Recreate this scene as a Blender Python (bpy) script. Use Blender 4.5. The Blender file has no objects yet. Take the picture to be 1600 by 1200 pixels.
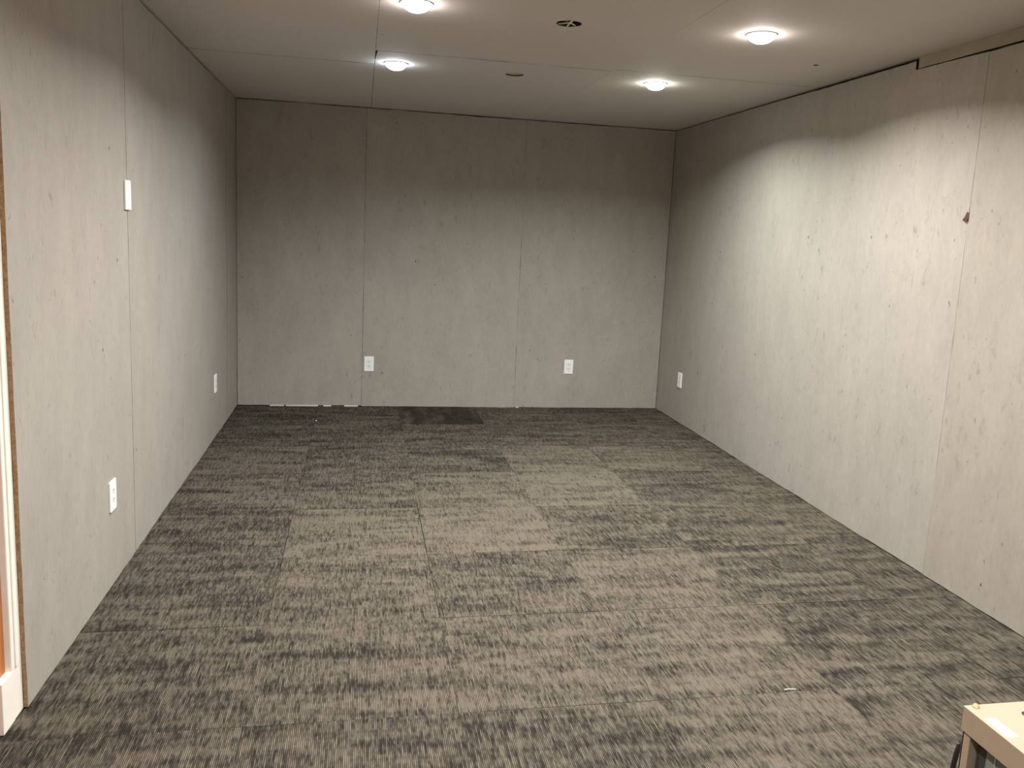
import bpy, bmesh, math, random
from mathutils import Vector, Matrix
from mathutils.geometry import tessellate_polygon
from mathutils import noise as mnoise

scene = bpy.context.scene
COL = scene.collection
W, D, H = 3.365, 6.482, 2.274          # room width, back wall distance, height
FRONT = -2.6                           # wall behind the camera
PT = 0.012                             # wall board thickness

# ------------------------------------------------------------------ helpers
def tag(o, label=None, cat=None, group=None, kind=None):
    if label: o['label'] = label
    if cat: o['category'] = cat
    if group: o['group'] = group
    if kind: o['kind'] = kind
    return o

def empty(name, loc=(0, 0, 0), rot=(0, 0, 0)):
    o = bpy.data.objects.new(name, None)
    o.empty_display_size = 0.05
    o.location = loc
    o.rotation_euler = rot
    COL.objects.link(o)
    return o

class MB:
    """collects shapes that become ONE mesh object"""
    def __init__(self):
        self.bm = bmesh.new()
        self.tone = self.bm.faces.layers.float.new('tone')
        self.uv = self.bm.loops.layers.uv.new('UVMap')
    def face(self, pts, mi=0, tone=0.0, smooth=False, uv=None):
        vs = [self.bm.verts.new(p) for p in pts]
        try:
            f = self.bm.faces.new(vs)
        except ValueError:
            return None
        f.material_index = mi
        f[self.tone] = tone
        f.smooth = smooth
        if uv:
            for l, c in zip(f.loops, uv): l[self.uv].uv = c
        return f
    def box(self, lo, hi, mi=0, bevel=0.0, seg=2, M=None, tone=0.0):
        sz = [hi[i] - lo[i] for i in range(3)]
        c = [(hi[i] + lo[i]) / 2 for i in range(3)]
        mat = Matrix.Translation(c) @ Matrix.Diagonal((sz[0], sz[1], sz[2], 1))
        if M is not None: mat = M @ mat
        r = bmesh.ops.create_cube(self.bm, size=1.0, matrix=mat)
        es = list({e for v in r['verts'] for e in v.link_edges})
        fs = list({f for v in r['verts'] for f in v.link_faces})
        for f in fs: f.material_index = mi; f[self.tone] = tone
        if bevel > 0:
            bmesh.ops.bevel(self.bm, geom=es, offset=bevel, segments=seg, profile=0.5,
                            affect='EDGES', clamp_overlap=True, material=mi)
    def lathe(self, prof, n=48, mi=0, M=Matrix(), smooth=True, mis=None):
        """prof: list of (r, z), revolved round local z"""
        rings = []
        for r, z in prof:
            if r < 1e-6:
                rings.append([self.bm.verts.new(M @ Vector((0, 0, z)))])
            else:
                rings.append([self.bm.verts.new(M @ Vector((r * math.cos(2 * math.pi * k / n),
                              r * math.sin(2 * math.pi * k / n), z))) for k in range(n)])
        for i in range(len(rings) - 1):
            a, b = rings[i], rings[i + 1]
            m = mis[i] if mis else mi
            for k in range(n):
                k2 = (k + 1) % n
                if len(a) == 1 and len(b) == 1: continue
                if len(a) == 1: vs = [a[0], b[k2], b[k]]
                elif len(b) == 1: vs = [a[k], a[k2], b[0]]
                else: vs = [a[k], a[k2], b[k2], b[k]]
                f = self.bm.faces.new(vs); f.material_index = m; f.smooth = smooth
    def tube(self, pts, r, n=8, mi=0, rfun=None):
        pts = [Vector(p) for p in pts]
        rings = []
        for i, p in enumerate(pts):
            t = (pts[min(i + 1, len(pts) - 1)] - pts[max(i - 1, 0)]).normalized()
            a = Vector((0, 0, 1)) if abs(t.z) < 0.9 else Vector((1, 0, 0))
            u = t.cross(a).normalized(); v = t.cross(u)
            rr = rfun(i / (len(pts) - 1)) * r if rfun else r
            rings.append([self.bm.verts.new(p + rr * (u * math.cos(2 * math.pi * k / n) + v * math.sin(2 * math.pi * k / n))) for k in range(n)])
        for a, b in zip(rings, rings[1:]):
            for k in range(n):
                f = self.bm.faces.new([a[k], a[(k + 1) % n], b[(k + 1) % n], b[k]]); f.smooth = True; f.material_index = mi
        for rg in (rings[0], rings[-1]):
            f = self.bm.faces.new(rg); f.material_index = mi
    def board(self, outline, origin, u, v, n, thick, mi=0, side_mi=None, holes=(), tone=0.0):
        """flat board: outline in (u, v) metres, face on the plane, thickness against n"""
        if side_mi is None: side_mi = mi
        O, u, v, n = Vector(origin), Vector(u), Vector(v), Vector(n)
        P = lambda p, d=0.0: O + u * p[0] + v * p[1] - n * d
        loops = [outline] + list(holes)
        flat = [p for lp in loops for p in lp]
        if holes:
            tris = tessellate_polygon([[Vector((p[0], p[1], 0)) for p in lp] for lp in loops])
            vs = [self.bm.verts.new(P(p)) for p in flat]
            for t in tris:
                try: f = self.bm.faces.new([vs[i] for i in t])
                except ValueError: continue
                f.normal_update()
                if f.normal.dot(n) < 0: f.normal_flip()
                f.material_index = mi; f[self.tone] = tone
        else:
            f = self.face([P(p) for p in outline], mi, tone)
            f.normal_update()
            if f.normal.dot(n) < 0: f.normal_flip()
        for lp in loops:
            for a, b in zip(lp, lp[1:] + lp[:1]):
                self.face([P(a), P(b), P(b, thick), P(a, thick)], side_mi, tone)
    def build(self, name, mats, parent=None, recalc=True):
        if recalc: bmesh.ops.recalc_face_normals(self.bm, faces=self.bm.faces[:])
        me = bpy.data.meshes.new(name)
        self.bm.to_mesh(me); self.bm.free()
        if not isinstance(mats, (list, tuple)): mats = [mats]
        for m in mats: me.materials.append(m)
        o = bpy.data.objects.new(name, me)
        COL.objects.link(o)
        if parent: o.parent = parent
        return o

def edge(p0, p1, amp, seed, step=0.04):
    """hand-cut edge: points from p0 towards p1 (p1 left out) with a small wobble across"""
    p0, p1 = Vector(p0), Vector(p1)
    L = (p1 - p0).length
    n = max(2, int(L / step))
    t = (p1 - p0) / L
    w = Vector((-t.y, t.x))
    out = []
    for i in range(n):
        s = i / n
        k = 0.0 if i == 0 else amp * (mnoise.noise((seed * 7.13, s * L * 3.1, 0.3)) + 0.8 * mnoise.noise((seed * 3.7 + 9, s * L * 14.0, 1.7)))
        q = p0 + t * (s * L) + w * k
        out.append((q.x, q.y))
    return out

def rect(u0, v0, u1, v1, amp=0.0008, seed=1, amps=None):
    """amps: bottom, right, top, left"""
    a = amps or (amp,) * 4
    c = [(u0, v0), (u1, v0), (u1, v1), (u0, v1)]
    o = []
    for i in range(4):
        o += edge(c[i], c[(i + 1) % 4], a[i], seed + i * 1.37)
    return o

# ------------------------------------------------------------------ materials
def srgb(r, g, b):
    f = lambda c: c / 12.92 if c <= 0.04045 else ((c + 0.055) / 1.055) ** 2.4
    return (f(r / 255), f(g / 255), f(b / 255), 1)

class NT:
    def __init__(self, name):
        self.m = bpy.data.materials.new(name); self.m.use_nodes = True
        self.t = self.m.node_tree; self.n = self.t.nodes
        self.b = self.n['Principled BSDF']
    def add(self, typ, **kw):
        x = self.n.new(typ)
        for k, v in kw.items(): setattr(x, k, v)
        return x
    def link(self, a, b): self.t.links.new(a, b)
    def val(self, sock, v):
        if hasattr(v, 'default_value') or isinstance(v, bpy.types.NodeSocket): self.link(v, sock)
        else: sock.default_value = v
    def math(self, op, a, b=0.0, c=0.0, clamp=False):
        x = self.add('ShaderNodeMath', operation=op, use_clamp=clamp)
        for s, v in zip(x.inputs, (a, b, c)): self.val(s, v)
        return x.outputs[0]
    def mapr(self, v, a, b, c=0.0, d=1.0, smooth=True):
        x = self.add('ShaderNodeMapRange', interpolation_type='SMOOTHSTEP' if smooth else 'LINEAR')
        for s, q in zip(x.inputs, (v, a, b, c, d)): self.val(s, q)
        return x.outputs[0]
    def mix(self, f, a, b, mode='MIX'):
        x = self.add('ShaderNodeMix', data_type='RGBA', blend_type=mode)
        self.val(x.inputs[0], f); self.val(x.inputs[6], a); self.val(x.inputs[7], b)
        return x.outputs[2]
    def noise(self, vec, scale, detail=2.0, rough=0.5, dist=0.0, dim='3D'):
        x = self.add('ShaderNodeTexNoise', noise_dimensions=dim)
        if vec is not None: self.link(vec, x.inputs['Vector'])
        x.inputs['Scale'].default_value = scale; x.inputs['Detail'].default_value = detail
        x.inputs['Roughness'].default_value = rough; x.inputs['Distortion'].default_value = dist
        return x.outputs['Fac']
    def mapping(self, vec, scale=(1, 1, 1), loc=(0, 0, 0), rot=(0, 0, 0)):
        x = self.add('ShaderNodeMapping')
        self.link(vec, x.inputs[0]); x.inputs['Scale'].default_value = scale
        x.inputs['Location'].default_value = loc; x.inputs['Rotation'].default_value = rot
        return x.outputs[0]
    def coord(self, k='Object'): return self.add('ShaderNodeTexCoord').outputs[k]
    def attr(self, name): return self.add('ShaderNodeAttribute', attribute_name=name).outputs['Fac']
    def bump(self, h, strength=0.3, dist=0.002):
        x = self.add('ShaderNodeBump'); x.inputs['Strength'].default_value = strength
        x.inputs['Distance'].default_value = dist; self.link(h, x.inputs['Height'])
        self.link(x.outputs[0], self.b.inputs['Normal'])
    def done(self, color=None, rough=0.5, metal=0.0, spec=0.5):
        if color is not None: self.val(self.b.inputs['Base Color'], color)
        self.val(self.b.inputs['Roughness'], rough)
        self.b.inputs['Metallic'].default_value = metal
        self.b.inputs['Specular IOR Level'].default_value = spec
        return self.m

def plain(name, rgb, rough=0.5, metal=0.0, spec=0.5, var=0.06, scale=30, bump=0.05):
    t = NT(name)
    co = t.coord()
    n = t.noise(co, scale, 4, 0.6)
    f = t.mapr(n, 0.3, 0.7, 1 - var, 1 + var, smooth=False)
    c = t.mix(1.0, rgb, f, 'MULTIPLY')
    if bump: t.bump(n, bump, 0.001)
    return t.done(c, rough, metal, spec)

WALL_RGB = srgb(157, 150, 139)
def wall_material():
    t = NT('painted_strand_board')
    co = t.coord()
    vert = t.mapping(co, (1, 1, 0.38))
    tone = t.attr('tone')
    # mottled paint
    big = t.noise(co, 1.6, 3, 0.55)
    mid = t.noise(vert, 9, 4, 0.6)
    fine = t.noise(vert, 70, 3, 0.6)
    v = t.math('ADD', t.mapr(big, 0.3, 0.7, -0.035, 0.035, False), t.mapr(mid, 0.3, 0.7, -0.06, 0.06, False))
    v = t.math('ADD', v, t.mapr(fine, 0.3, 0.7, -0.055, 0.055, False))
    v = t.math('ADD', v, 1.0)
    base = t.mix(1.0, WALL_RGB, v, 'MULTIPLY')
    # soft grey smudges, thin paint over the strands
    sm = t.noise(t.mapping(co, (1, 1, 0.42), (3, 7, 1)), 26, 5, 0.68, 0.4)
    region = t.mapr(t.noise(co, 2.3, 2), 0.42, 0.62)
    smask = t.math('MULTIPLY', t.mapr(sm, t.math('SUBTRACT', 0.60, t.math('MULTIPLY', tone, 0.07)), 0.74), t.math('ADD', 0.22, t.math('MULTIPLY', region, 0.42)))
    base = t.mix(smask, base, srgb(112, 104, 92))
    base = t.mix(t.math('MULTIPLY', t.math('SUBTRACT', tone, 0.2, clamp=True), 0.24), base, srgb(140, 127, 106))
    # small dark flecks, dents between the strands
    fl = t.noise(t.mapping(co, (1, 1, 0.40), (11, 2, 5)), 66, 5, 0.68, 0.7)
    fmask = t.math('MULTIPLY', t.mapr(fl, 0.635, 0.68), t.mapr(t.noise(t.mapping(co, (1, 1, 0.5)), 6, 2), 0.42, 0.55))
    base = t.mix(t.math('MULTIPLY', fmask, 0.66), base, srgb(66, 60, 52))
    # sparse crisp nail dents and scuffs
    vo = t.add('ShaderNodeTexVoronoi', feature='F1'); vo.inputs['Scale'].default_value = 6.5; vo.inputs['Randomness'].default_value = 1.0
    t.link(t.mapping(co, (1, 1, 0.8), (2, 5, 9)), vo.inputs['Vector'])
    wob = t.math('MULTIPLY', t.noise(co, 90, 2), 0.06)
    nd = t.mapr(t.math('ADD', vo.outputs['Distance'], wob), 0.062, 0.075, 1, 0)
    nd = t.math('MULTIPLY', nd, t.mapr(t.noise(t.mapping(co, (1, 1, 1), (4, 4, 4)), 3.1, 1), 0.49, 0.52))
    base = t.mix(t.math('MULTIPLY', nd, 0.7), base, srgb(52, 46, 40))
    # strand relief
    st = t.add('ShaderNodeTexVoronoi', feature='F1'); st.inputs['Scale'].default_value = 28
    t.link(t.mapping(t.mapping(co, (1, 1, 0.35)), (1, 1, 1)), st.inputs['Vector'])
    hgt = t.math('ADD', t.math('MULTIPLY', st.outputs['Color'], 0.3), t.math('MULTIPLY', sm, 0.8))
    hgt = t.math('SUBTRACT', hgt, fmask)
    t.bump(hgt, 0.22, 0.0012)
    return t.done(base, 0.62, 0, 0.3)

def ceiling_material():
    t = NT('ceiling_drywall')
    co = t.coord()
    n1 = t.noise(co, 1.3, 3); n2 = t.noise(co, 60, 3, 0.6)
    v = t.math('ADD', t.mapr(n1, 0.3, 0.7, 0.965, 1.03, False), t.mapr(n2, 0.3, 0.7, -0.02, 0.02, False))
    c = t.mix(1.0, srgb(213, 207, 202), v, 'MULTIPLY')
    vo = t.add('ShaderNodeTexVoronoi', feature='F1'); vo.inputs['Scale'].default_value = 3.4
    t.link(co, vo.inputs['Vector'])
    dot = t.math('MULTIPLY', t.mapr(vo.outputs['Distance'], 0.018, 0.030, 1, 0), t.mapr(t.noise(co, 2.1, 1), 0.5, 0.53))
    c = t.mix(t.math('MULTIPLY', dot, 0.6), c, srgb(96, 88, 78))
    t.bump(n2, 0.12, 0.0008)
    return t.done(c, 0.8, 0, 0.2)

def carpet_material():
    t = NT('ribbed_carpet_tile')
    uv = t.coord('UV')
    sep = t.add('ShaderNodeSeparateXYZ'); t.link(uv, sep.inputs[0])
    u, v = sep.outputs[0], sep.outputs[1]
    tone = t.attr('tone')
    PITCH = 0.0052
    ru = t.math('DIVIDE', u, PITCH)
    idx = t.math('FLOOR', ru)
    fr = t.math('SUBTRACT', ru, idx)
    prof = t.math('SINE', t.math('MULTIPLY', fr, math.pi))                 # 0 in the groove, 1 on the rib
    def vec(x, y, z=0.0):
        c = t.add('ShaderNodeCombineXYZ'); t.val(c.inputs[0], x); t.val(c.inputs[1], y); t.val(c.inputs[2], z); return c.outputs[0]
    # yarn colour runs along every rib
    s1 = t.noise(vec(t.math('MULTIPLY', idx, 7.31), t.math('MULTIPLY', v, 13.0)), 1.0, 2, 0.6)
    s2 = t.noise(vec(t.math('MULTIPLY', idx, 3.77), t.math('MULTIPLY', v, 34.0), 4.0), 1.0, 1, 0.5)
    s3 = t.noise(vec(t.math('MULTIPLY', t.math('FLOOR', t.math('DIVIDE', ru, 2.0)), 5.1), t.math('MULTIPLY', v, 11.0), 8.0), 1.0, 1, 0.5)
    # wavy bands across the tile
    b1 = t.noise(vec(t.math('MULTIPLY', u, 1.8), t.math('MULTIPLY', v, 10.0), 2.0), 1.0, 3, 0.55, 0.5)
    b2 = t.noise(vec(t.math('MULTIPLY', u, 7.0), t.math('MULTIPLY', v, 19.0), 6.0), 1.0, 2, 0.5, 0.3)
    a = t.math('ADD', t.math('MULTIPLY', t.math('SUBTRACT', s1, 0.5), 1.3), t.math('MULTIPLY', t.math('SUBTRACT', s2, 0.5), 0.8))
    a = t.math('ADD', a, t.math('MULTIPLY', t.math('SUBTRACT', s3, 0.5), 0.65))
    a = t.math('ADD', a, t.math('MULTIPLY', t.math('SUBTRACT', b1, 0.5), 1.1))
    a = t.math('ADD', a, t.math('MULTIPLY', t.math('SUBTRACT', b2, 0.5), 0.6))
    a = t.math('ADD', a, t.math('MULTIPLY', tone, 0.95))
    f = t.mapr(a, -0.48, 0.48)
    col = t.mix(f, srgb(44, 40, 35), srgb(110, 101, 87))
    groove = t.mapr(prof, 0.0, 0.85, 0.16, 1.0)  # self-shadow between ribs, plus darker backing yarn, put into the colour
    col = t.mix(1.0, col, groove, 'MULTIPLY')
    t.bump(prof, 0.5, 0.0015)
    return t.done(col, 0.95, 0, 0.1)

def wood_material(name, c1, c2, scale=(14, 14, 1.2), rough=0.45):
    t = NT(name)
    co = t.coord()
    n = t.noise(t.mapping(co, scale), 3.0, 5, 0.6, 0.8)
    w = t.noise(t.mapping(co, (scale[0] * 6, scale[1] * 6, scale[2] * 2)), 3.0, 3, 0.6)
    f = t.math('ADD', t.math('MULTIPLY', n, 0.7), t.math('MULTIPLY', w, 0.3))
    c = t.mix(t.mapr(f, 0.3, 0.7), c1, c2)
    t.bump(w, 0.1, 0.0008)
    return t.done(c, rough, 0, 0.4)

def emit_material(name, rgb, strength):
    t = NT(name)
    t.b.inputs['Emission Color'].default_value = rgb
    t.b.inputs['Emission Strength'].default_value = strength
    return t.done((0.9, 0.9, 0.9, 1), 0.4)

M_wall = wall_material()
M_ceil = ceiling_material()
M_carpet = carpet_material()
M_edge = wood_material('raw_board_edge', srgb(118, 90, 62), srgb(170, 136, 98), (40, 40, 30), 0.9)
M_dark = plain('dark_void', (0.012, 0.010, 0.008, 1), 0.95, 0, 0.1)
M_stud = wood_material('framing_lumber', srgb(120, 96, 70), srgb(150, 124, 94), (8, 8, 8), 0.9)
M_sub = plain('dark_subfloor', (0.025, 0.022, 0.018, 1), 0.95, 0, 0.1)
M_trimpaint = plain('white_trim_paint', srgb(236, 228, 214), 0.45, 0, 0.5, 0.04, 18, 0.1)
M_gypsum = plain('white_gypsum_edge', srgb(215, 211, 202), 0.85, 0, 0.2)
M_door = wood_material('orange_wood_door', srgb(150, 84, 36), srgb(192, 118, 58))
M_plastic = plain('white_plastic', srgb(240, 239, 235), 0.32, 0, 0.5, 0.015, 20, 0.0)
M_slot = plain('outlet_slot', (0.03, 0.03, 0.035, 1), 0.6)
M_screw = plain('plated_screw', srgb(205, 200, 190), 0.35, 0.6)
M_beige = plain('beige_enamel', srgb(166, 142, 119), 0.5, 0, 0.4, 0.03, 60, 0.08)
M_black = plain('black_rubber', (0.012, 0.012, 0.012, 1), 0.5)
M_glass = NT('smoked_glass'); M_glass = M_glass.done(srgb(120, 124, 116), 0.12, 0, 0.6)
M_bezel = plain('grey_green_bezel', srgb(58, 60, 54), 0.5)
M_paper = plain('white_paper', srgb(250, 250, 244), 0.7, 0, 0.2, 0.02, 40, 0)
M_ink = plain('faint_ink', srgb(196, 194, 186), 0.8)
M_cable = plain('white_cable', srgb(238, 232, 222), 0.5)
M_filler = plain('grey_filler_board', srgb(150, 138, 122), 0.75, 0, 0.2, 0.08, 14, 0.1)

# ------------------------------------------------------------------ floor: one carpet of square tiles
T = 0.61
rng = random.Random(11)
fl = MB()
fl.box((-0.15, FRONT, -0.05), (W + 0.03, D + 0.02, -0.009), 1)
xs = [-0.05, 0.605] + [0.605 + T * k for k in range(1, 5)] + [W + 0.008]
ys = [D + 0.01] + [6.505 - T * k for k in range(1, 16)]
tone_fix = {(1, 4): 0.16, (2, 4): 0.22, (3, 3): 0.20, (2, 3): 0.10, (3, 2): 0.12, (0, 4): -0.04, (2, 0): -0.30, (2, 1): -0.03, (2, 2): -0.05,  # tile tones, partly pile-direction sheen put into the colour
            (0, 0): -0.08, (1, 0): -0.06, (1, 1): -0.06, (3, 0): -0.04, (4, 0): -0.06, (1, 2): -0.04, (3, 4): -0.03, (4, 3): -0.05,
            (2, 6): 0.06, (3, 6): 0.08, (2, 5): 0.0, (1, 5): 0.08, (3, 7): 0.06, (2, 7): -0.06, (4, 5): -0.03, (4, 6): -0.06, (0, 6): -0.03}
for ci in range(len(xs) - 1):
    for ri in range(len(ys) - 1):
        x0, x1, y1, y0 = xs[ci], xs[ci + 1], ys[ri], ys[ri + 1]
        g = [rng.uniform(-0.0004, 0.0016) for _ in range(4)]
        x0 += g[0]; x1 -= g[1]; y0 += g[2]; y1 -= g[3]
        z = [rng.uniform(-0.0007, 0.0003) for _ in range(4)]
        rot = rng.uniform(-0.0012, 0.0012)
        cx, cy = (x0 + x1) / 2, (y0 + y1) / 2
        P = []
        for (x, y), zz in zip([(x0, y0), (x1, y0), (x1, y1), (x0, y1)], z):
            P.append((cx + (x - cx) - rot * (y - cy), cy + (y - cy) + rot * (x - cx), zz))
        tone = tone_fix.get((ci, ri), rng.uniform(-0.07, 0.07))
        ou, ov = rng.uniform(0, 40), rng.uniform(0, 40)
        turned = (ci, ri) == (2, 0)                      # one tile laid a quarter turn round
        uv = [((p[1] if turned else p[0]) + ou, (p[0] if turned else p[1]) + ov) for p in P]
        fl.face(P, 0, tone, uv=uv)
        for a in range(4):
            b = (a + 1) % 4
            A, B = P[a], P[b]
            fl.face([A, B, (B[0], B[1], -0.0095), (A[0], A[1], -0.0095)], 1, tone)
floor = fl.build('floor', [M_carpet, M_sub])
tag(floor, kind='structure')

# ------------------------------------------------------------------ walls of painted strand board
# left wall, plane x = 0, board edges towards the camera end at y = 2.395
wl = MB()
u, v, n = (0, 1, 0), (0, 0, 1), (1, 0, 0)
G = 0.0005
lw = [(2.395, 3.555, 0.0), (3.555, 4.80, 0.15), (4.80, 6.02, 0.0), (6.02, D - 0.004, 0.0)]
for i, (a, b, tn) in enumerate(lw):
    wl.board(rect(a + (G if i else 0), 0.004 + 0.002 * (i % 2), b - (G if i != 2 else 0.0003), H - 0.007, seed=20 + i, amps=(0.0035, 0.0009, 0.006, 0.0028 if i == 0 else 0.0009)),
             (0.0006 * (i % 2), 0, 0), u, v, n, PT - 0.0005 + 0.0006 * (i % 2), 0, 1 if i == 0 else 2, tone=tn)
wl.board(rect(FRONT, 0.004, 1.33, H - 0.007, seed=31), (0, 0, 0), u, v, n, PT, 0, 1)
wl.board(rect(1.33, 2.10, 2.393, H - 0.007, seed=33), (0, 0, 0), u, v, n, PT, 0, 1)
# studs and dark cavity behind the boards
wl.box((-0.10, 2.398, 0), (-PT, D, H - 0.002), 2)
wl.box((-0.10, FRONT, 0), (-PT, 1.325, H - 0.002), 2)
wl.box((-0.10, 1.325, 2.11), (-PT, 2.398, H - 0.002), 2)
tag(wl.build('wall_left', [M_wall, M_edge, M_dark]), kind='structure')

# back wall, plane y = D
wb = MB()
u, v, n = (1, 0, 0), (0, 0, 1), (0, -1, 0)
bw = [(0.003, 0.9315, 0.0, 0.0085), (0.9315, 2.148, 0.05, 0.003), (2.148, W - 0.002, 0.0, 0.004)]
for i, (a, b, tn, z0) in enumerate(bw):
    wb.board(rect(a + (G * 1.3 if i else 0), z0, b - G * 1.8, H - 0.006, seed=50 + i, amps=(0.0025, 0.0016, 0.005, 0.0016)),
             (0, D - 0.0005 * (i % 2), 0), u, v, n, PT - 0.001, 0, 2, tone=tn)
wb.box((-0.10, D + PT - 0.001, 0), (W + 0.10, D + 0.09, H - 0.002), 2)
wall_back = wb.build('wall_back', [M_wall, M_edge, M_dark])
tag(wall_back, kind='structure')
# strip of bare white board showing under the lifted left panel
st = MB()
for a, b in ((0.24, 0.345), (0.36, 0.60), (0.64, 0.70), (0.80, 0.905), (2.165, 2.19)):
    st.board(rect(a, 0.0005, b, 0.0095 if b < 1 else 0.006, 0.0015, 60 + a), (0, D - 0.0018, 0), u, v, n, 0.010, 0)
tag(st.build('exposed_board_edge', [M_gypsum], wall_back), 'bare white strip showing under the wall panel')

# right wall, plane x = W
wr = MB()
u, v, n = (0, 1, 0), (0, 0, 1), (-1, 0, 0)
TOPL = 2.213
# panel from 3.06 to 4.28 with a step cut out of its upper near corner
o = edge((3.0612, 0.005), (D - 0.002, 0.004), 0.003, 71) + edge((D - 0.002, 0.004), (D - 0.002, H - 0.005), 0.0008, 72) \
    + edge((D - 0.002, H - 0.005), (3.522, H - 0.014), 0.003, 73) + edge((3.522, H - 0.014), (3.520, TOPL + 0.008), 0.001, 74) \
    + edge((3.520, TOPL + 0.008), (3.0612, TOPL), 0.0012, 75) + edge((3.0612, TOPL), (3.0612, 0.005), 0.0017, 76)
wr.board(o, (W, 0, 0), u, v, n, PT, 0, 2, tone=0.25)
for i, (a, b, top, tn) in enumerate([(1.84, 3.0588, TOPL - 0.002, 1.0), (0.62, 1.838, TOPL - 0.004, 0.9), (-0.6, 0.618, TOPL, 0.5), (FRONT, -0.602, TOPL, 0.5)]):
    wr.board(rect(a, 0.004 + 0.003 * (i % 2), b, top, seed=80 + i, amps=(0.003, 0.0009, 0.0025, 0.0009)),
             (W - (0.0012 if i == 0 else 0), 0, 0), u, v, n, PT, 0, 2, tone=tn)
# recessed filler board above the short panels, with a dark slot under it
wr.board(rect(FRONT, TOPL + 0.011, 3.512, H - 0.001, 0.0022, 95), (W + 0.006, 0, 0), u, v, n, 0.010, 3, 3)
wr.box((W + PT + 0.006, FRONT, 0), (W + 0.10, D, H - 0.002), 2)
wall_right = wr.build('wall_right', [M_wall, M_edge, M_dark, M_filler])
tag(wall_right, kind='structure')
# curl of paint peeling away from the seam
fp = MB()
def RP(y, z, out): return (W - 0.0015 - out, y, z)
A = RP(3.064, 1.605, 0.0); 
L = [RP(3.064, 1.600, 0.000), RP(3.067, 1.580, 0.003), RP(3.072, 1.560, 0.007), RP(3.077, 1.545, 0.013)]
R = [RP(3.061, 1.598, 0.000), RP(3.058, 1.575, 0.001), RP(3.058, 1.552, 0.003), RP(3.062, 1.534, 0.006)]
for i in range(3):
    fp.face([L[i], L[i + 1], R[i + 1], R[i]], 0)
    e = 0.0012
    fp.face([(p[0] - e, p[1], p[2]) for p in (L[i], L[i + 1], R[i + 1], R[i])], 2 if i else 0)
fp.face([RP(3.0605, 1.590, -0.0008), RP(3.052, 1.562, -0.0004), RP(3.054, 1.540, -0.0004), RP(3.066, 1.540, -0.0004)], 2)
fl_o = fp.build('peeling_paint', [M_wall, M_stud, plain('torn_brown_fibre', srgb(92, 66, 52), 0.95, 0, 0.1)], wall_right)
tag(fl_o, 'small curled flap of torn paint at the panel seam')

# wall behind the camera
wf = MB()
wf.board(rect(-0.05, 0.0, W + 0.05, H, 0.0005, 99), (0, FRONT, 0), (1, 0, 0), (0, 0, 1), (0, 1, 0), PT, 0, 1)
tag(wf.build('wall_front', [M_wall, M_edge]), kind='structure')

# ------------------------------------------------------------------ ceiling sheets
def circle(cx, cy, r, k=40, wob=0.0, seed=0):
    return [(cx + (r + wob * mnoise.noise((seed, i * 1.1, 0))) * math.cos(2 * math.pi * i / k),
             cy + (r + wob * mnoise.noise((seed, i * 1.1, 0))) * math.sin(2 * math.pi * i / k)) for i in range(k)]
ce = MB()
u, v, n = (1, 0, 0), (0, 1, 0), (0, 0, -1)
CT = 0.013
S1, S2 = 0.962, 2.198
can_r = 0.054
LIGHTS = [(1.074, 4.700), (2.524, 4.640), (1.104, 3.440), (2.540, 3.395)]
REST = [(1.104, 2.20), (2.538, 2.18), (1.104, 0.93), (2.538, 0.92), (1.104, -0.34), (2.538, -0.34), (1.104, -1.61), (2.538, -1.61)]  # unseen lamps, added along the same grid to light the near half
ALL = LIGHTS + REST
def holes(x0, y0, x1, y1):
    hs = [circle(x, y, can_r) for x, y in ALL if x0 < x < x1 and y0 < y < y1]
    for (hx, hy, r, w, s) in [(1.740, 3.525, 0.053, 0.006, 3), (1.729, 4.728, 0.050, 0.002, 5), (3.051, 3.844, 0.013, 0.010, 8)]:
        if x0 < hx < x1 and y0 < hy < y1: hs.append(circle(hx, hy, r, 36 if r > 0.02 else 14, w, s))
    return hs
sheets = [(-0.02, FRONT, S1 - 0.0008, 2.33, .0003), (-0.02, 2.3306, S1 - 0.0008, 4.766, .0040), (-0.02, 4.7715, S1 - 0.0010, D + 0.02, .0012),
          (S1 + 0.0006, FRONT, S2, 2.0, .0003), (S1 + 0.0006, 2.0004, S2 - 0.0003, 4.4025, .0055), None,
          (S2, FRONT, W + 0.03, 2.0, .0003), (S2 + 0.0002, 2.0004, W + 0.03, 4.3545, .0055), (S2 + 0.0002, 4.3590, W + 0.03, D + 0.02, .0011)]
for i, sh in enumerate(sheets):
    if sh is None:                     # sheet with a broken corner beside the far left lamp
        x0, y0, x1, y1 = S1 + 0.0014, 4.4065, S2 - 0.0004, D + 0.02
        o = edge((x0 + 0.009, y0), (x1, y0), 0.0042, 141) + edge((x1, y0), (x1, y1), 0.0008, 142) + edge((x1, y1), (x0, y1), 0.0005, 143) \
            + edge((x0, y1), (x0, 4.64), 0.0012, 144) + edge((x0, 4.64), (x0 + 0.009, y0), 0.0008, 145)
        ce.board(o, (0, 0, H), u, v, n, CT, 0, 3, holes(x0, y0, x1, y1))
        continue
    x0, y0, x1, y1, am = sh
    ce.board(rect(x0, y0, x1, y1, 0.001, 120 + i, amps=(am, 0.0007, am, 0.0007)), (0, 0, H), u, v, n, CT, 0, 3, holes(x0, y0, x1, y1))
ce.box((-0.12, FRONT, H + CT + 0.07), (W + 0.12, D + 0.1, H + 0.12), 2)
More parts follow.
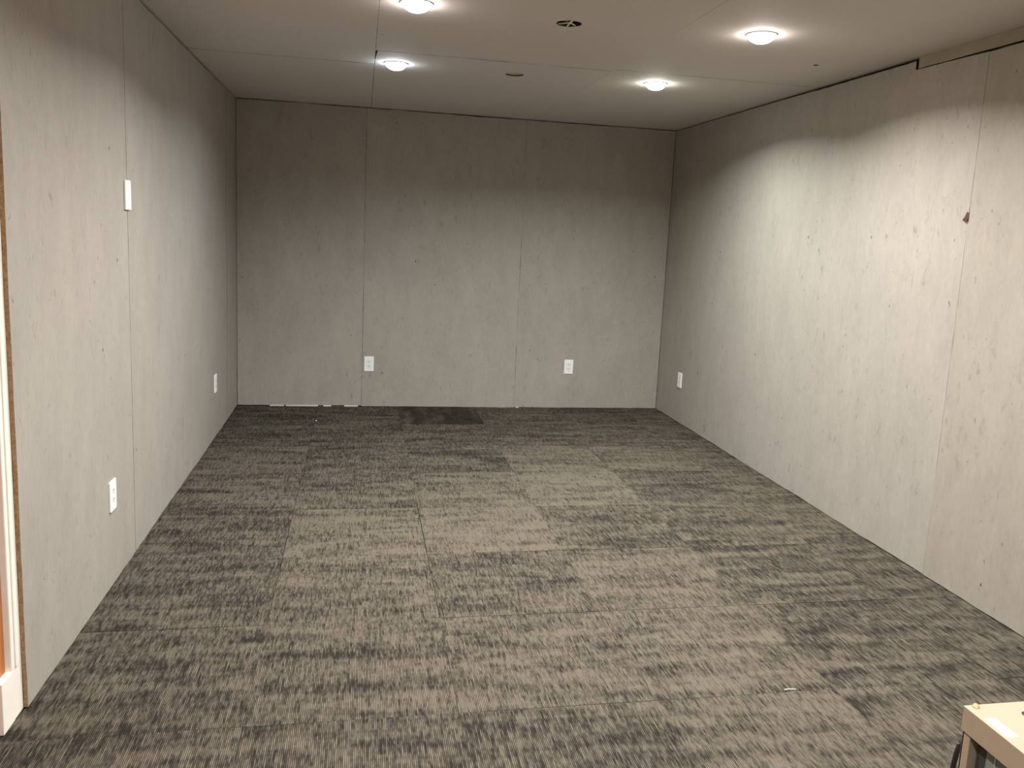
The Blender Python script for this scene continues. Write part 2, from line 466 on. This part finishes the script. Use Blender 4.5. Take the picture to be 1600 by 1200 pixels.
# dark void over the seams, left open over the cut-outs
for x in (0.30, S1, 1.58, S2, 2.80):
    ce.box((x - 0.019, FRONT, H + CT + 0.0005), (x + 0.019, D + 0.05, H + CT + 0.072), 1)
for y in (4.380, 4.769):
    ce.box((-0.02, y - 0.04, H + CT + 0.0004), (W + 0.02, y + 0.04, H + CT + 0.03), 2)
ceiling = ce.build('ceiling', [M_ceil, M_stud, M_dark, plain('shaded_cut_edge', srgb(74, 64, 54), 0.95, 0, 0.1)])  # shade inside seams and holes is put into the board side colour
tag(ceiling, kind='structure')

# things seen in the two round cut-outs
wires = MB()
hx, hy = 1.740, 3.525
def arc(p0, p1, sag, k=10):
    p0, p1 = Vector(p0), Vector(p1)
    return [p0.lerp(p1, i / k) + Vector((0, 0, sag * math.sin(math.pi * i / k))) for i in range(k + 1)]
wires.tube(arc((hx + 0.004, hy - 0.056, H + 0.0035), (hx + 0.006, hy + 0.056, H + 0.0035), 0.0), 0.0036)
wires.tube(arc((hx + 0.004, hy - 0.004, H + 0.0035), (hx - 0.042, hy + 0.038, H + 0.004), 0.0), 0.0030)
wires.tube(arc((hx + 0.005, hy - 0.004, H + 0.0035), (hx + 0.040, hy + 0.042, H + 0.004), 0.0), 0.0030)
wo = wires.build('ceiling_wires', [M_cable])
tag(wo, 'pale wires forming a Y across the wire-filled round ceiling cut-out', 'wires')
for nm, (cx, cy, r, w) in {'ceiling_insulation': (1.740, 3.525, 0.066, 0.012)}.items():
    ins = MB()
    k = 28
    g = [[None] * (k + 1) for _ in range(k + 1)]
    for i in range(k + 1):
        for j in range(k + 1):
            x = cx + (i / k - 0.5) * 2 * r; y = cy + (j / k - 0.5) * 2 * r
            z = H + 0.024 + 0.014 * mnoise.noise((x * 45, y * 45, 2)) + 0.008 * mnoise.noise((x * 120, y * 120, 5))
            g[i][j] = ins.bm.verts.new((x, y, z))
    for i in range(k):
        for j in range(k):
            f = ins.bm.faces.new([g[i][j], g[i][j + 1], g[i + 1][j + 1], g[i + 1][j]]); f.smooth = True
    tag(ins.build(nm, [plain('brown_insulation', srgb(170, 150, 130), 0.95, 0, 0.1, 0.35, 60, 0.4)]), 'crumpled brown insulation showing inside the wire-crossed ceiling cut-out', 'insulation')
pl = MB()
pl.board(circle(1.729, 4.728, 0.0475), (0, 0, H + 0.0065), u, v, n, 0.012, 0)
pl.box((1.735, 4.72, H + 0.002), (1.765, 4.735, H + 0.007), 0, 0.002)
tag(pl.build('cavity_board', [plain('brown_cavity_board', srgb(205, 190, 170), 0.9, 0, 0.1, 0.15, 30, 0.2)]), 'brown board showing inside the plain round ceiling cut-out near the back wall', 'board')

# ------------------------------------------------------------------ recessed downlights
def make_downlight():
    root = empty('downlight')
    r = MB()
    r.lathe([(0.0535, 0.010), (0.0537, 0.0005), (0.055, -0.0035), (0.060, -0.0045), (0.0655, -0.0030), (0.067, 0.0), (0.053, 0.0005), (0.053, 0.03)], 56)
    r.build('trim_ring', M_plastic, root)
    l = MB()
    l.lathe([(0.0525, 0.003), (0.0530, -0.004)] + [(0.053 * math.cos(math.radians(a)), -0.006 - 0.030 * math.sin(math.radians(a))) for a in range(0, 90, 9)] + [(0.0, -0.036)], 48)  # dome made deep to imitate camera glow and brighten the ceiling around it
    l.build('lens', emit_material('lit_lens', (1, 1, 1, 1), 1), root)
    c = MB()
    c.lathe([(0.0525, 0.004), (0.0525, 0.045), (0.0, 0.046)], 40)
    c.build('can', M_screw, root)
    return root
TINTS = {0: (0.80, 0.90, 1.0), 1: (0.97, 1.0, 0.90), 2: (1.0, 0.90, 0.85), 3: (1.0, 0.91, 0.83)}
WARM = (1.0, 0.84, 0.67)
LABELS = {0: 'far left lit round downlight, bluest of the four, by the ceiling seam corner',
          1: 'far right lit round downlight nearest the back right corner',
          2: 'near left lit round downlight cut by the top of the photo',
          3: 'near right lit round downlight closest to the right wall'}
POWER = {0: 0.88, 1: 1.08, 2: 1.2, 3: 1.15, 4: 0.60, 5: 0.58, 6: 0.14, 7: 0.55, 8: 0.14, 9: 0.55, 10: 0.14, 11: 0.55}
proto = make_downlight()
LENS_W = 75.0
LAMP_W = 20.0
for i, (x, y) in enumerate(ALL):
    if i == 0: d = proto; kids = list(proto.children)
    else:
        d = proto.copy(); COL.objects.link(d); kids = []
        for ch in proto.children:
            c = ch.copy(); COL.objects.link(c); c.parent = d; kids.append(c)
    d.location = (x, y, H)
    tint = TINTS.get(i, WARM)
    for c in kids:
        if c.name.startswith('lens'):
            c.data = c.data.copy()
            c.data.materials[0] = emit_material('lit_lens', (*tint, 1), LENS_W * POWER.get(i, 0.62))
    ld = bpy.data.lights.new('lamp', 'AREA'); ld.shape = 'DISK'; ld.size = 0.07; ld.spread = math.radians(152)
    ld.energy = LAMP_W * POWER.get(i, 0.62); ld.color = tint
    lo = bpy.data.objects.new('lamp', ld); COL.objects.link(lo); lo.parent = d; lo.location = (0, 0, -0.0365)
    tag(d, LABELS.get(i, 'warm round ceiling downlight, unseen, added to light the front of the room'), 'ceiling light', 'recessed ceiling downlights')

# ------------------------------------------------------------------ outlets and the blank plate
def make_outlet():
    root = empty('wall_outlet')            # local: plate faces -Y, z up, back on y = 0
    p = MB()
    # plate with a window for the insert
    hw, hh, iw, ih, t = 0.0370, 0.0585, 0.0170, 0.0340, 0.0062
    def ring(w, h, r, y, k=5):
        o = []
        for cx, cz, a0 in ((w - r, h - r, 0), (-w + r, h - r, 90), (-w + r, -h + r, 180), (w - r, -h + r, 270)):
            for q in range(k): 
                a = math.radians(a0 + 90 * q / (k - 1)); o.append(p.bm.verts.new((cx + r * math.cos(a), y, cz + r * math.sin(a))))
        return o
    rs = [ring(hw, hh, 0.004, 0.0), ring(hw, hh, 0.004, -t + 0.002), ring(hw - 0.002, hh - 0.002, 0.003, -t),
          ring(iw + 0.0006, ih + 0.0006, 0.001, -t), ring(iw, ih, 0.001, -t + 0.0025), ring(iw, ih, 0.001, -0.001)]
    for a, b in zip(rs, rs[1:]):
        for k in range(len(a)): p.bm.faces.new([a[k], a[(k + 1) % len(a)], b[(k + 1) % len(a)], b[k]])
    p.build('cover_plate', M_plastic, root)
    r = MB()
    r.box((-iw + 0.0004, -t + 0.0002, -ih + 0.0004), (iw - 0.0004, -0.001, ih - 0.0004), 0, 0.0008)
    ro = r.build('receptacle', M_plastic, root)
    for s in (1, -1):
        cz = 0.0175 * s
        for dx, h in ((-0.0065, 0.0045), (0.0065, 0.0038)):
            q = MB(); q.box((dx - 0.0018, -t - 0.00015, cz + 0.0035 - h), (dx + 0.0018, -t + 0.002, cz + 0.0035 + h)); q.build('slot', M_slot, ro)
        q = MB(); q.lathe([(0, -0.00035), (0.0026, -0.00035), (0.0026, 0.002)], 16, M=Matrix.Translation((0, -t, cz - 0.0075)) @ Matrix.Rotation(-math.pi / 2, 4, 'X')); q.build('ground_hole', M_slot, ro)
    for s in (1, -1):
        q = MB(); q.lathe([(0, 0.0008), (0.0022, 0.0008), (0.0028, 0.0)], 16, M=Matrix.Translation((0, -t, 0.0484 * s)) @ Matrix.Rotation(math.pi / 2, 4, 'X')); q.build('screw', M_plastic, root)
    return root
def copy_tree(o, parent=None):
    c = o.copy(); COL.objects.link(c)
    if parent: c.parent = parent
    for ch in list(o.children): copy_tree(ch, c)
    return c
outlet = make_outlet()
OUT = [((0.984, D - 0.0008, 0.341), 0.0, 'white duplex outlet on the back wall beside the left panel seam'),
       ((2.589, D - 0.0004, 0.344), 0.0, 'white duplex outlet on the right part of the back wall'),
       ((W - 0.0006, 6.000, 0.332), -math.pi / 2, 'white duplex outlet low on the right wall near the back corner'),
       ((0.0008, 3.243, 0.352), math.pi / 2, 'white duplex outlet on the left wall below the blank plate, nearest the door'),
       ((0.0008, 5.515, 0.355), math.pi / 2, 'white duplex outlet on the left wall near the back corner')]
for i, (loc, rz, lab) in enumerate(OUT):
    o = outlet if i == 0 else copy_tree(outlet)
    o.location = loc; o.rotation_euler = (0, 0, rz)
    tag(o, lab, 'outlet', 'white wall outlets')
outlet_slant = True

bp = empty('blank_wall_plate', (0.0008, 3.545, 1.478), (0, math.radians(0), math.pi / 2))
p = MB(); p.box((-0.0385, -0.0075, -0.0575), (0.0385, 0, 0.0575), 0, 0.002, 3); p.build('plate', M_plastic, bp)
p = MB(); p.box((-0.0168, -0.0082, -0.0335), (0.0168, -0.004, 0.0335), 0, 0.0006); p.build('insert', M_plastic, bp)
for s in (1, -1):
    q = MB(); q.lathe([(0, 0.0008), (0.0022, 0.0008), (0.0028, 0.0)], 16, M=Matrix.Translation((0, -0.0075, 0.0484 * s)) @ Matrix.Rotation(math.pi / 2, 4, 'X')); q.build('screw', M_plastic, bp)
tag(bp, 'blank white wall plate high on the left wall above a panel seam', 'wall plate')

# ------------------------------------------------------------------ door at the left edge
dr = MB()
dr.box((-0.068, 1.42, 0.004), (-0.030, 2.345, 2.035), 0, 0.002)
door = dr.build('door_1', [M_door]); tag(door, kind='structure')
k = MB()
k.lathe([(0.028, 0), (0.028, 0.006), (0.011, 0.010), (0.010, 0.030), (0.022, 0.036), (0.026, 0.048), (0.020, 0.060), (0, 0.063)], 28,
        M=Matrix.Translation((-0.030, 1.50, 0.95)) @ Matrix.Rotation(math.pi / 2, 4, 'Y'))
k.build('door_knob', M_screw, door)
tr = MB()
# casing: far leg, head, near leg, stepped profile
tr.box((-0.060, 2.333, 0.0), (-0.0125, 2.3975, 2.105), 0, 0.003)
tr.box((-0.0125, 2.352, 0.15), (-0.0085, 2.374, 2.09), 0, 0.0015)
tr.box((-0.060, 1.335, 2.037), (-0.0125, 2.333, 2.105), 0, 0.003)
tr.box((-0.060, 1.335, 0.0), (-0.0125, 1.415, 2.037), 0, 0.003)
# plinth block at the foot
tr.box((-0.0600, 2.264, 0.0), (-0.0122, 2.338, 0.147), 0, 0.0015)
tag(tr.build('trim_1', [M_trimpaint]), kind='structure')
hb = MB()
hb.box((-0.16, 1.30, 0), (-0.13, 2.45, H)); tag(hb.build('wall_hall', [M_dark]), kind='structure')

# ------------------------------------------------------------------ beige cabinet at the lower right
CX, CY, CZ = 2.193, 1.427, 0.45
cw, cd = 0.52, 0.46                       # to +x, towards the camera
cab = empty('metal_cabinet', (CX + cw / 2, CY - cd / 2, 0))
def L(x, y, z): return (x - cw / 2, y + cd / 2, z)        # x from the left edge, y (negative) from the far edge
def bx(mb, a, b, *k, **kw):
    A, B = L(*a), L(*b)
    mb.box([min(A[i], B[i]) for i in range(3)], [max(A[i], B[i]) for i in range(3)], *k, **kw)
t = MB()
bx(t, (0, 0, CZ - 0.0025), (cw, -cd, CZ), 0, 0.001)
bx(t, (0, 0, CZ - 0.054), (0.0022, -cd, CZ - 0.001), 0, 0.0008)
bx(t, (0, 0, CZ - 0.054), (cw, -0.0022, CZ - 0.001), 0, 0.0008)
bx(t, (cw - 0.0022, 0, CZ - 0.054), (cw, -cd, CZ - 0.001), 0, 0.0008)
bx(t, (0, -cd + 0.0022, CZ - 0.054), (cw, -cd, CZ - 0.001), 0, 0.0008)
top = t.build('lid', M_beige, cab)
s = MB(); 
sx = lambda q, h: s.lathe([(0.0075, 0), (0.0075, h * 0.35), (0.0055, h * 0.4), (0.0055, h), (0, h)], 6 if False else 20, M=Matrix.Translation(L(*q)))
sx((0.0235, -0.0085, CZ), 0.006)
s.build('screw', plain('brass_screw', srgb(178, 150, 108), 0.4, 0.3), top)
b = MB()
for x in (0.004, cw - 0.030):
    for y in (-0.004, -cd + 0.004):
        y2 = y - 0.022 if y > -0.1 else y + 0.022
        bx(b, (x, y, 0.03), (x + 0.026, y2, CZ - 0.004), 0, 0.001)
bx(b, (0.004, -0.005, 0.03), (cw - 0.004, -0.008, CZ - 0.004), 0)
bx(b, (0.004, -cd + 0.005, 0.03), (cw - 0.004, -cd + 0.008, CZ - 0.004), 0)
bx(b, (cw - 0.008, -0.005, 0.03), (cw - 0.005, -cd + 0.005, CZ - 0.004), 0)
bx(b, (0.004, -0.005, 0.03), (cw - 0.005, -cd + 0.005, 0.075), 0, 0.001)
bx(b, (0.060, -0.008, 0.075), (0.065, -cd + 0.008, CZ - 0.004), 1)
b.build('body', [M_beige, M_black], cab)
w = MB()
bx(w, (0.022, -0.030, 0.085), (0.040, -cd + 0.030, CZ - 0.030), 0, 0.003)
wo = w.build('bezel', M_bezel, cab)
w = MB()
bx(w, (0.018, -0.060, 0.110), (0.0215, -cd + 0.060, CZ - 0.055), 0, 0.001)
w.build('window_pane', M_glass, wo)
w = MB()
bx(w, (0.0165, -0.084, 0.120), (0.0178, -0.087, CZ - 0.060), 0)
w.build('chrome_strip', M_screw, wo)
pp = MB()
A = [(0.008, -0.051), (0.0335, -0.050), (0.0325, -0.117), (0.008, -0.117)]
pp.board([L(x, y, 0)[:2] for x, y in A], (0, 0, CZ + 0.0006), (1, 0, 0), (0, 1, 0), (0, 0, 1), 0.0004, 0)
st = pp.build('paper_sticker', M_paper, top)
ik = MB()
pts = [L(0.020 + 0.004 * math.cos(a), -0.102 + 0.0045 * math.sin(a), CZ + 0.0008) for a in [x * 0.5 for x in range(3, 13)]]
ik.tube(pts, 0.0004, 5)
ik.tube([L(0.014, -0.095, CZ + .0008), L(0.016, -0.099, CZ + .0008), L(0.014, -0.103, CZ + .0008)], 0.0004, 5)
ik.build('pen_mark', M_ink, st)
h = MB()
h.lathe([(0.017, -0.001), (0.0168, 0.0006), (0.0144, 0.0006), (0.0140, -0.001), (0.0140, 0.0004), (0, 0.0004)], 28, M=Matrix.Translation(L(0.118, -0.050, CZ)), mis=[0, 0, 0, 1, 1])
h.build('grommet_hole', [M_beige, M_black], top)
c = MB()
path = [L(0.06, 0.004, 0.36), L(0.04, 0.012, 0.366), L(0.019, 0.014, 0.350), L(0.0105, 0.014, 0.315), L(0.008, 0.015, 0.27), L(0.009, 0.018, 0.18), L(0.014, 0.024, 0.08), L(0.03, 0.03, 0.012), L(0.10, 0.05, 0.0062), L(0.25, 0.06, 0.0062), L(0.42, 0.05, 0.0062)]
def smooth(P, k=6):
    P = [Vector(p) for p in P]; o = []
    for i in range(len(P) - 1):
        p0, p1, p2, p3 = P[max(i - 1, 0)], P[i], P[i + 1], P[min(i + 2, len(P) - 1)]
        for j in range(k):
            s_ = j / k
            o.append(0.5 * ((2 * p1) + (p2 - p0) * s_ + (2 * p0 - 5 * p1 + 4 * p2 - p3) * s_ ** 2 + (3 * p1 - p0 - 3 * p2 + p3) * s_ ** 3))
    return o + [P[-1]]
c.tube(smooth(path), 0.0055, 10)
c.build('power_cord', M_black, cab)
for x in (0.05, cw - 0.05):
    for y in (-0.05, -cd + 0.05):
        q = MB(); q.lathe([(0, 0.0), (0.018, 0.0), (0.020, 0.004), (0.016, 0.031), (0, 0.031)], 20, M=Matrix.Translation(L(x, y, 0))); q.build('foot', M_black, cab)
tag(cab, 'beige metal cabinet with a dark recessed window at the lower right of the carpet', 'cabinet')

# crumbs on the carpet
q = MB(); bmesh.ops.create_icosphere(q.bm, subdivisions=2, radius=0.006, matrix=Matrix.Translation((0.613, 5.975, 0.004)) @ Matrix.Diagonal((0.9, 1.6, 0.8, 1)))
for vtx in q.bm.verts: vtx.co += 0.0012 * mnoise.noise_vector(vtx.co * 300)
tag(q.build('plaster_crumb', M_gypsum), 'tiny white plaster crumb on the carpet near the back left', 'crumb')
q = MB(); q.tube([(2.262, 2.2445, 0.002), (2.275, 2.2455, 0.0028), (2.290, 2.245, 0.0024), (2.302, 2.2435, 0.002)], 0.0016, 8)
tag(q.build('thread_scrap', M_gypsum), 'short white thread scrap lying in a carpet seam, front right', 'thread')

# ------------------------------------------------------------------ camera
f_px, yaw, pitch, roll = 1293.84, -0.195321, 0.153306, 0.048336
fw = Vector((-math.sin(yaw) * math.cos(pitch), math.cos(yaw) * math.cos(pitch), -math.sin(pitch)))
rt = Vector((math.cos(yaw), math.sin(yaw), 0)); up = rt.cross(fw)
Rv = math.cos(roll) * rt + math.sin(roll) * up
Uv = -math.sin(roll) * rt + math.cos(roll) * up
cd_ = bpy.data.cameras.new('camera'); cam = bpy.data.objects.new('camera', cd_); COL.objects.link(cam)
cam.matrix_world = Matrix(((Rv.x, Uv.x, -fw.x, 0.90834), (Rv.y, Uv.y, -fw.y, 0.0), (Rv.z, Uv.z, -fw.z, 1.40425), (0, 0, 0, 1)))
cd_.sensor_width = 36; cd_.sensor_fit = 'HORIZONTAL'; cd_.lens = f_px / 1600 * 36
cd_.shift_x = -14.006 / 1600; cd_.shift_y = -35.512 / 1600
cd_.clip_start = 0.02
scene.camera = cam

wd = bpy.data.worlds.new('World'); scene.world = wd; wd.use_nodes = True
wd.node_tree.nodes['Background'].inputs[0].default_value = (0.02, 0.019, 0.018, 1)
wd.node_tree.nodes['Background'].inputs[1].default_value = 1.0
vs = scene.view_settings
scene.display_settings.display_device = 'sRGB'
vs.view_transform = 'Standard'; vs.look = 'None'; vs.gamma = 1; vs.use_curve_mapping = False
vs.exposure = -0.12
